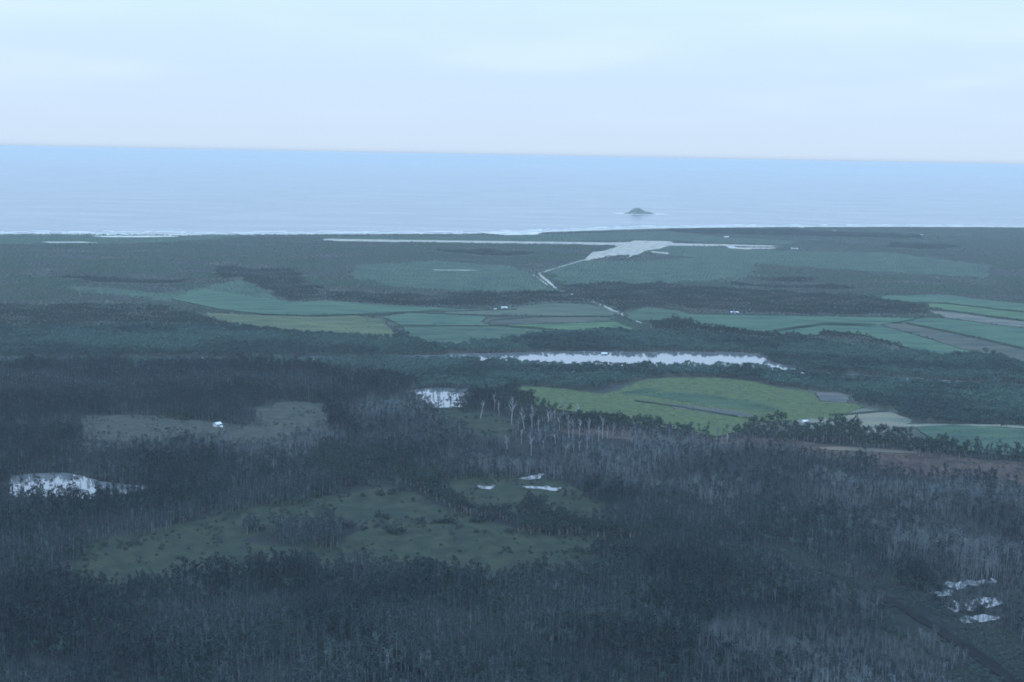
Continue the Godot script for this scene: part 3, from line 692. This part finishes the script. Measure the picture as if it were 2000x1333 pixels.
		# the nearest ones in view stand as trees of their own
		if singles.has(kind):
			var a: Array = singles[kind]
			placed.sort_custom(func(p, q): return p[1] > q[1])
			var rest := []
			var count := 0
			for p in placed:
				if count < 300 and p[1] < -657.0 and absf(p[0]) < -p[1] * 0.335:
					count += 1
					var o := base(a[0], Vector3(p[0], 0, p[1]), p[6])
					o.scale = Vector3(p[2], p[2] * p[3], p[2])
					if kind == "belt" and p[0] < 130.0:
						tag(o, "dark leafy tree in the belt's left part among the bleached dead trunks", a[2], "belt trees among the dead trunks")
					elif kind == "belt":
						tag(o, "dark round-crowned tree in the row before the pale ploughed fields", a[2], "row of trees before the ploughed fields")
					else:
						tag(o, a[1], a[2], a[3])
					var pr: Array = variants[s[0]][p[5]]
					put("trunk", pr[0], mats.plant, o)
					put("crown", pr[1], tinted(p[4]), o)
				else:
					rest.append(p)
			placed = rest
		if kind == "grass" or kind == "clearing":
			var tufts := []
			for n in (40000 if kind == "grass" else 16000):
				var q := Vector2(rng.randf_range(lo.x, hi.x), rng.randf_range(lo.y, hi.y))
				if zone_at(q.x, q.y) != id or patch.get_noise_2d(q.x * 3.0, q.y * 3.0) < rng.randf_range(-0.35, 0.25): continue
				tufts.append([q.x, q.y, rng.randf_range(0.2, 0.55), rng.randf_range(0.6, 1.1), Color(0.5, 0.55, 0.5).lerp(Color(1.5, 1.35, 1.1), rng.randf()), rng.randi() % 5, rng.randf() * TAU, false])
			var turf := base("grass_tufts")
			tag(turf, "rank grass tufts over the marsh meadows" if kind == "grass" else "dry grass tufts over the beige clearings", "grass", "", "stuff")
			scatter(turf, tufts, whole["shrub"], whole["shrub"])
		if placed.is_empty(): continue
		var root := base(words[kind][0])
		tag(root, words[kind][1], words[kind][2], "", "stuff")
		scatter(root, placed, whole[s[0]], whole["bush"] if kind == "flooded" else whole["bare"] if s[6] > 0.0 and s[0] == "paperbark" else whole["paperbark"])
		if not extra.is_empty():
			var more := base("undergrowth")
			tag(more, "rounded bushes and broad trees growing between the thin swamp trunks" if kind == "paperbark" else "dark bushes growing under the grey leafless trunks", "undergrowth", "", "stuff")
			scatter(more, extra, whole["mangrove" if kind == "paperbark" else "bush"], whole["bush"])

var tints := {}
func tinted(c: Color) -> Material:
	var k := Vector3i(roundi(c.r * 8), roundi(c.g * 8), roundi(c.b * 8))
	if not tints.has(k):
		var m: StandardMaterial3D = mats.plant.duplicate()
		m.albedo_color = Color(k.x / 8.0, k.y / 8.0, k.z / 8.0).linear_to_srgb()
		tints[k] = m
	return tints[k]

func scatter(root: Node3D, placed: Array, meshes: Array, other: Array) -> void:
	for v in 10:
		var mine := placed.filter(func(p): return p[5] == v % 5 and p[7] == (v >= 5))
		if mine.is_empty(): continue
		var mm := MultiMesh.new()
		mm.transform_format = MultiMesh.TRANSFORM_3D
		mm.use_colors = true
		mm.mesh = meshes[v % 5] if v < 5 else other[v % 5]
		mm.instance_count = mine.size()
		var b := PackedFloat32Array()
		b.resize(mine.size() * 16)
		var i := 0
		for p in mine:
			var co: float = cos(p[6]) * p[2]
			var si: float = sin(p[6]) * p[2]
			b[i] = co
			b[i + 2] = si
			b[i + 3] = p[0]
			b[i + 5] = p[2] * p[3]
			b[i + 7] = p[8] if p.size() > 8 else 0.0
			b[i + 8] = -si
			b[i + 10] = co
			b[i + 11] = p[1]
			b[i + 12] = p[4].r
			b[i + 13] = p[4].g
			b[i + 14] = p[4].b
			b[i + 15] = 1.0
			i += 16
		mm.buffer = b
		var o := MultiMeshInstance3D.new()
		o.name = "stand"
		o.multimesh = mm
		o.material_override = mats.plant
		root.add_child(o, true)

# ------------------------------------------------------------------ things
func box(size: Vector3, at: Vector3) -> ArrayMesh:
	var b := BoxMesh.new()
	b.size = size
	var st := SurfaceTool.new()
	st.append_from(b, 0, Transform3D(Basis.IDENTITY, at))
	return st.commit()

func house(a: Array) -> void:
	var o := base("house" if a[2] > 8.0 else "shed", Vector3(a[0], 0, a[1]), a[5])
	tag(o, a[6], "house" if a[2] > 8.0 else "shed")
	var w: float = a[2]
	var d: float = a[3]
	var h: float = a[4] * 0.68
	var top: float = a[4]
	var body: Material = mats.bluish if a[6].contains("bluish") else mats.white
	var st := begin()
	var bx := BoxMesh.new()
	bx.size = Vector3(w, h, d)
	st.append_from(bx, 0, Transform3D(Basis.IDENTITY, Vector3(0, h * 0.5, 0)))
	for s in [-1.0, 1.0]:   # gables
		var tri := [Vector3(s * w * 0.5, h, -d * 0.5), Vector3(s * w * 0.5, h, d * 0.5), Vector3(s * w * 0.5, top - 0.05, 0)]
		if s < 0: tri.reverse()
		for v in tri:
			st.set_normal(Vector3(s, 0, 0))
			st.add_vertex(v)
	put("wall", st.commit(), body, o)
	for s in [-1.0, 1.0]:
		var e := Vector3(0, h - 0.15, s * (d * 0.5 + 0.4))
		var ridge := Vector3(0, top, 0)
		var mid := (e + ridge) * 0.5
		var dir := (ridge - e)
		var up := Vector3.RIGHT.cross(dir).normalized()
		if up.y < 0: up = -up
		var rb := BoxMesh.new()
		rb.size = Vector3(w + 0.7, 0.12, dir.length())
		var rs := SurfaceTool.new()
		rs.append_from(rb, 0, Transform3D(Basis(Vector3.RIGHT, up, Vector3.RIGHT.cross(up)), mid + up * 0.07))
		put("roof", rs.commit(), mats.roof, o)
	var door := put("door", box(Vector3(minf(0.9, w * 0.3), minf(2.0, h * 0.8), 0.08), Vector3(-w * 0.1, minf(1.0, h * 0.4), d * 0.5 + 0.03)), mats.wood, o)
	put("handle", box(Vector3(0.1, 0.06, 0.08), Vector3(-w * 0.1 + 0.3, minf(1.0, h * 0.4), d * 0.5 + 0.1)), mats.dark, door)
	if w > 3.0:
		for x in [-0.34, 0.16, 0.36]:
			var win := put("window", box(Vector3(1.1, 0.9, 0.06), Vector3(w * x, h * 0.58, d * 0.5 + 0.02)), mats.dark, o)
			put("sill", box(Vector3(1.3, 0.08, 0.16), Vector3(w * x, h * 0.58 - 0.5, d * 0.5 + 0.06)), mats.white, win)

func island() -> void:
	var n := FastNoiseLite.new()
	n.seed = 12
	n.frequency = 0.03
	n.fractal_octaves = 4
	var st := begin()
	st.set_smooth_group(0)
	var nx := 60
	var nz := 40
	var hs := func(i: int, j: int) -> Vector3:
		var x := (float(i) / nx - 0.5) * 150.0
		var z := (float(j) / nz - 0.5) * 130.0
		# a steep dome left of the middle and a long shoulder falling to the right
		var dome := 25.0 * exp(-pow(absf(x + 6.0) / 25.0, 3.2)) * exp(-pow(absf(z) / 40.0, 3.0))
		var shoulder := 12.0 * exp(-pow(absf(x - 12.0) / 38.0, 2.2)) * exp(-pow(absf(z) / 44.0, 2.6))
		var shelf := 6.0 * exp(-pow(absf(x) / 54.0, 6.0)) * exp(-pow(absf(z) / 50.0, 5.0))
		var h: float = maxf(maxf(dome, shoulder), shelf) - 2.4
		return Vector3(x, h + n.get_noise_2d(x * 1.4, z * 1.4) * (1.0 + h * 0.12), z)
	for i in nx:
		for j in nz:
			var a: Vector3 = hs.call(i, j)
			var b: Vector3 = hs.call(i + 1, j)
			var c: Vector3 = hs.call(i + 1, j + 1)
			var d: Vector3 = hs.call(i, j + 1)
			for v in [a, b, c, a, c, d]: st.add_vertex(v)
	st.generate_normals()
	var o := put("island", st.commit(), mats.rock)
	o.position = ISLAND
	o.scale = Vector3(1.3, 1.02, 1.3)
	tag(o, "small domed rocky island with a low right shoulder in the sea", "island", "", "structure")
	var r := RandomNumberGenerator.new()
	r.seed = 77
	var placed := []
	for k in 900:
		var i := r.randi_range(4, nx - 4)
		var j := r.randi_range(4, nz - 4)
		var p: Vector3 = hs.call(i, j)
		if p.y < 3.0: continue
		placed.append([p.x + r.randf_range(-1.5, 1.5), p.z + r.randf_range(-1.5, 1.5), r.randf_range(0.8, 1.7), 1.0, Color(2.2, 2.4, 2.2) * r.randf_range(0.8, 1.2), r.randi() % 5, r.randf() * TAU, false, p.y - 0.3])  # shrub tint paled like the rock, haze put into the colour
	var sh := []
	for k in 5: sh.append(joined(plant("shrub", 300 + k)))
	var cover := Node3D.new()
	cover.name = "shrub_cover"
	cover.set_meta("kind", "stuff")
	o.add_child(cover)
	scatter(cover, placed, sh, sh)
	# surf round the rocks: broken patches of foam lying on the water
	var ring := PackedVector2Array()
	for k in 48:
		var a := TAU * k / 48.0
		var l := 1.0 + n.get_noise_2d(k * 11.0, 5.0) * 0.35
		ring.append(Vector2(ISLAND.x + cos(a) * 112.0 * l + (16.0 if cos(a) > 0.9 else 0.0), ISLAND.z + sin(a) * 112.0 * l))
	var fo := put("surf_ring", slab(ring, -1.0, -0.8), mats.foam)
	tag(fo, "white surf breaking round the small island", "surf", "", "structure")

# ------------------------------------------------------------------ scene
func _ready() -> void:
	var cam := Camera3D.new()
	cam.name = "camera"
	cam.position = Vector3(0, 250, 0)
	cam.rotation_degrees = Vector3(-7.72, 0, 1.06)
	cam.fov = 27.92
	cam.near = 0.5
	cam.far = 90000.0
	# a hand-held lens focused short of infinity, so that everything is a little soft
	var optics := CameraAttributesPhysical.new()
	optics.frustum_focal_length = 48.27
	optics.frustum_focus_distance = 36.0
	optics.exposure_aperture = 2.0
	optics.frustum_near = 0.5
	optics.frustum_far = 90000.0
	cam.attributes = optics
	add_child(cam)
	cam.make_current()

	var sky_mat := ProceduralSkyMaterial.new()
	sky_mat.sky_top_color = lin(1.22, 2.08, 3.45)
	sky_mat.sky_horizon_color = lin(0.61, 0.755, 0.92)
	sky_mat.sky_curve = 0.75
	sky_mat.ground_bottom_color = lin(0.35, 0.5, 0.72)
	sky_mat.ground_horizon_color = lin(0.5, 0.66, 0.88)
	sky_mat.sun_angle_max = 1.0
	sky_mat.sky_cover = clouds()
	sky_mat.sky_cover_modulate = Color(1, 1, 1, 1)
	var sky := Sky.new()
	sky.sky_material = sky_mat
	var env := Environment.new()
	env.background_mode = Environment.BG_SKY
	env.sky = sky
	env.tonemap_mode = Environment.TONE_MAPPER_LINEAR
	env.tonemap_exposure = 1.0
	env.fog_enabled = true
	env.fog_density = 0.00005
	env.fog_light_color = lin(0.93, 1.0, 1.0)
	env.sdfgi_enabled = true
	env.ssao_enabled = true
	env.ssil_enabled = true
	var we := WorldEnvironment.new()
	we.name = "world_environment"
	we.environment = env
	add_child(we)

	var sun := DirectionalLight3D.new()
	sun.name = "sun"
	sun.light_energy = 0.25
	sun.light_color = Color(1.0, 0.98, 0.95)
	sun.light_angular_distance = 12.0
	sun.shadow_enabled = true
	sun.rotation_degrees = Vector3(-52, -110, 0)
	add_child(sun)

	make_materials()
	setting()
	woods()
	for a in HOUSES: house(a)
	dead_trees()
	shrubs()

func clouds() -> ImageTexture:
	# a thin broken cloud sheet at one height, seen in every direction
	var n := FastNoiseLite.new()
	n.seed = 31
	n.frequency = 0.35
	n.fractal_octaves = 5
	var w := 1536
	var h := 768
	var d := PackedByteArray()
	d.resize(w * h * 4)
	for j in h / 2:
		var el := (0.5 - (j + 0.5) / h) * PI
		var y := sin(el)
		var k := cos(el) / (y + 0.06)
		for i in w:
			var az := (i + 0.5) / w * TAU
			var v := n.get_noise_2d(cos(az) * k, sin(az) * k)
			var a := lerpf(0.02, smoothstep(-0.15, 0.55, v) * 0.06, smoothstep(0.005, 0.07, y))
			var q := (j * w + i) * 4
			d[q] = 255
			d[q + 1] = 245
			d[q + 2] = 246
			d[q + 3] = int(a * 255)
	var im := Image.create_from_data(w, h, false, Image.FORMAT_RGBA8, d)
	return ImageTexture.create_from_image(im)

func setting() -> void:
	var coast := outline(COAST)
	var fine := PackedVector2Array()
	var n := FastNoiseLite.new()
	n.seed = 2
	n.frequency = 0.008
	for i in coast.size() - 1:
		var k := int(coast[i].distance_to(coast[i + 1]) / 12.0)
		for j in k:
			var p := coast[i].lerp(coast[i + 1], float(j) / k)
			fine.append(p + Vector2(0, n.get_noise_2d(p.x, 0) * 16.0))
	var first := Vector2(-14000, coast[0].y + 1800.0)
	var last := Vector2(14000, coast[coast.size() - 1].y - 1500.0)
	fine.insert(0, first)
	fine.append(last)
	var land := fine.duplicate()
	land.append(Vector2(14000, 3000))
	land.append(Vector2(-14000, 3000))
	tag(put("ground", slab(land, 0, 0), mats.land), "flat coastal plain under scrub, fields and swamp", "ground", "", "structure")
	var sea := PackedVector2Array([Vector2(-26000, -40900), Vector2(26000, -40900), Vector2(26000, 2000), Vector2(-26000, 2000)])
	tag(put("sea", slab(sea, -1, -1), mats.sea), "pale hazy blue sea reaching the horizon", "sea", "", "structure")
	tag(put("beach", ribbon(fine, 0.12, -22.0, 95.0, -1.25), mats.beach), "bright sand beach along the whole coast", "beach", "", "structure")
	# breakers: broken white lines on the water
	var r := RandomNumberGenerator.new()
	r.seed = 6
	for row in 4:
		var piece := PackedVector2Array()
		var st := begin()
		for i in range(1, fine.size() - 2):
			var v := n.get_noise_2d(fine[i].x * 1.2 + row * 400.0, row * 333.0)
			if v < -0.08 + row * 0.09: continue
			var a := fine[i]
			var b := fine[i + 1]
			var o := 98.0 + row * 32.0 + n.get_noise_2d(a.x, row * 70.0) * 14.0
			var o2 := 98.0 + row * 32.0 + n.get_noise_2d(b.x, row * 70.0) * 14.0
			var wd := 12.0 + v * 22.0
			var q := [Vector3(a.x, -0.95, a.y - o), Vector3(b.x, -0.95, b.y - o2), Vector3(b.x, -0.5, b.y - o2 - wd), Vector3(a.x, -0.5, a.y - o - wd), Vector3(b.x, -1.0, b.y - o2 - wd * 1.4), Vector3(a.x, -1.0, a.y - o - wd * 1.4)]
			for k in [0, 2, 1, 0, 3, 2, 3, 4, 2, 3, 5, 4]:
				st.set_normal(Vector3.UP)
				st.add_vertex(q[k])
		var words: String = ["white line of surf washing the beach", "second broken line of surf off the beach", "outer broken line of surf off the beach", "outermost scattered whitecaps off the beach"][row]
		tag(put("surf", st.commit(), mats.foam), words, "surf", "", "structure")
	island()

	# zone map, then the open ground of each natural zone as a sheet of its own
	zone_map.resize(ZW * ZH)
	for z in ZONES:
		if not kinds.has(z[0]): kinds.append(z[0])
		paint(outline(z[1]), kinds.find(z[0]))
	# nothing grows on the sea side
	var seaside := fine.duplicate()
	seaside.append(Vector2(14000, -9000))
	seaside.append(Vector2(-14000, -9000))
	paint(seaside, 0)
	var y := 0.05
	var i := 0
	for z in ZONES:
		i += 1
		var m := {"grass": "meadow", "clearing": "clearing", "red_heath": "red", "heath": "heath", "paperbark": "swamp", "bare_wood": "swamp", "creek_wood": "swamp", "rushes": "swamp"}
		if not m.has(z[0]): continue
		y += 0.03
		var mat: Material = mats[m[z[0]]]
		var o := put({"grass": "meadow", "clearing": "rough_ground", "red_heath": "heath_ground", "heath": "heath_ground"}.get(z[0], "swamp_ground"), slab(wander(outline(z[1]), 14.0, 9.0, i), y, y), mat)
		tag(o, "", "", "", "structure")
	for f in FIELDS:
		var p := outline(f[3])
		paint(p, 0)
		var o := put("field", slab(wander(p, 6.0, 2.6, 3), 0.0, f[1] + 0.6), mats[f[0]])
		tag(o, f[2], "field", "", "structure")
	y = 0.7
	for s in SHEETS:
		var p := outline(s[3])
		if not (s[2].begins_with("thin") or s[2].begins_with("dim") or s[0] == "farm_track"): paint(p, 0)
		y += 0.05
		tag(put(s[0], slab(wander(p, 7.0, 2.5, 8), 0.0, y), mats[s[1]]), s[2], s[0].replace("_", " "), "", "structure")
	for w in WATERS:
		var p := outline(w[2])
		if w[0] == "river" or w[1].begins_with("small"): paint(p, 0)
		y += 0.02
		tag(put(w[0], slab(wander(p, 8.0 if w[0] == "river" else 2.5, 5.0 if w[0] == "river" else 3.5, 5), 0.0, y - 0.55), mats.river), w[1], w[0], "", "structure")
	for d in DEAD:   # nothing tall grows right in front of the bleached trunks
		paint(PackedVector2Array([Vector2(d[0] - 5, d[1] - 5), Vector2(d[0] + 5, d[1] - 5), Vector2(d[0] + 6, d[1] + 26), Vector2(d[0] - 6, d[1] + 26)]), 0)
	for h in HEDGES:
		var p := outline(h[1])
		var st := begin()
		for k in p.size() - 1:
			var a := p[k]
			var b := p[k + 1]
			var d: Vector2 = (b - a).normalized().orthogonal() * h[0] * 0.5
			var q := [Vector3(a.x - d.x, 0, a.y - d.y), Vector3(b.x - d.x, 0, b.y - d.y), Vector3(b.x, 2.6, b.y), Vector3(a.x, 2.6, a.y), Vector3(b.x + d.x, 0, b.y + d.y), Vector3(a.x + d.x, 0, a.y + d.y)]
			for e in [0, 1, 2, 0, 2, 3, 3, 2, 4, 3, 4, 5]: st.add_vertex(q[e])
		st.generate_normals()
		tag(put("field_bank", st.commit(), mats.hedge), "", "", "", "structure")

func dead_trees() -> void:
	var v := []
	for i in 7: v.append(plant("dead", 500 + i * 3))
	var i := 0
	for d in DEAD:
		var o := base("dead_tree", Vector3(d[0], 0, d[1]), i * 1.7)
		o.scale = Vector3(d[2], d[2] * (0.68 + 0.34 * fposmod(i * 0.37, 1.0)), d[2])
		o.rotation_degrees.z = sin(i * 2.3) * 5.0
		tag(o, d[3], "tree", "bleached dead trees in and below the belt")
		put("trunk", v[i % 7][0], mats.plant, o)
		put("branches", v[i % 7][1], mats.plant, o)
		i += 1

func shrubs() -> void:
	var v := []
	for i in 6: v.append(plant("bush", 700 + i * 3))
	rng.seed = 55
	var i := 0
	for s in SHRUBS:
		var o := base("shrub", Vector3(s[0], 0, s[1]), rng.randf() * TAU)
		var k: float = s[2] / 5.2
		var big: bool = s[2] > 5.5
		o.scale = Vector3(k, k * rng.randf_range(0.8, 1.15), k)
		tag(o, "dark bushy tree in a clump on the marsh meadow" if big else "small dark bush dotted on the open marsh meadow", "shrub", "clumped bushes on the marsh meadow" if big else "scattered bushes on the marsh meadow")
		put("stem", v[i % 6][0], mats.plant, o)
		put("foliage", v[i % 6][1], tinted(Color(0.8, 0.85, 0.85)), o)
		i += 1
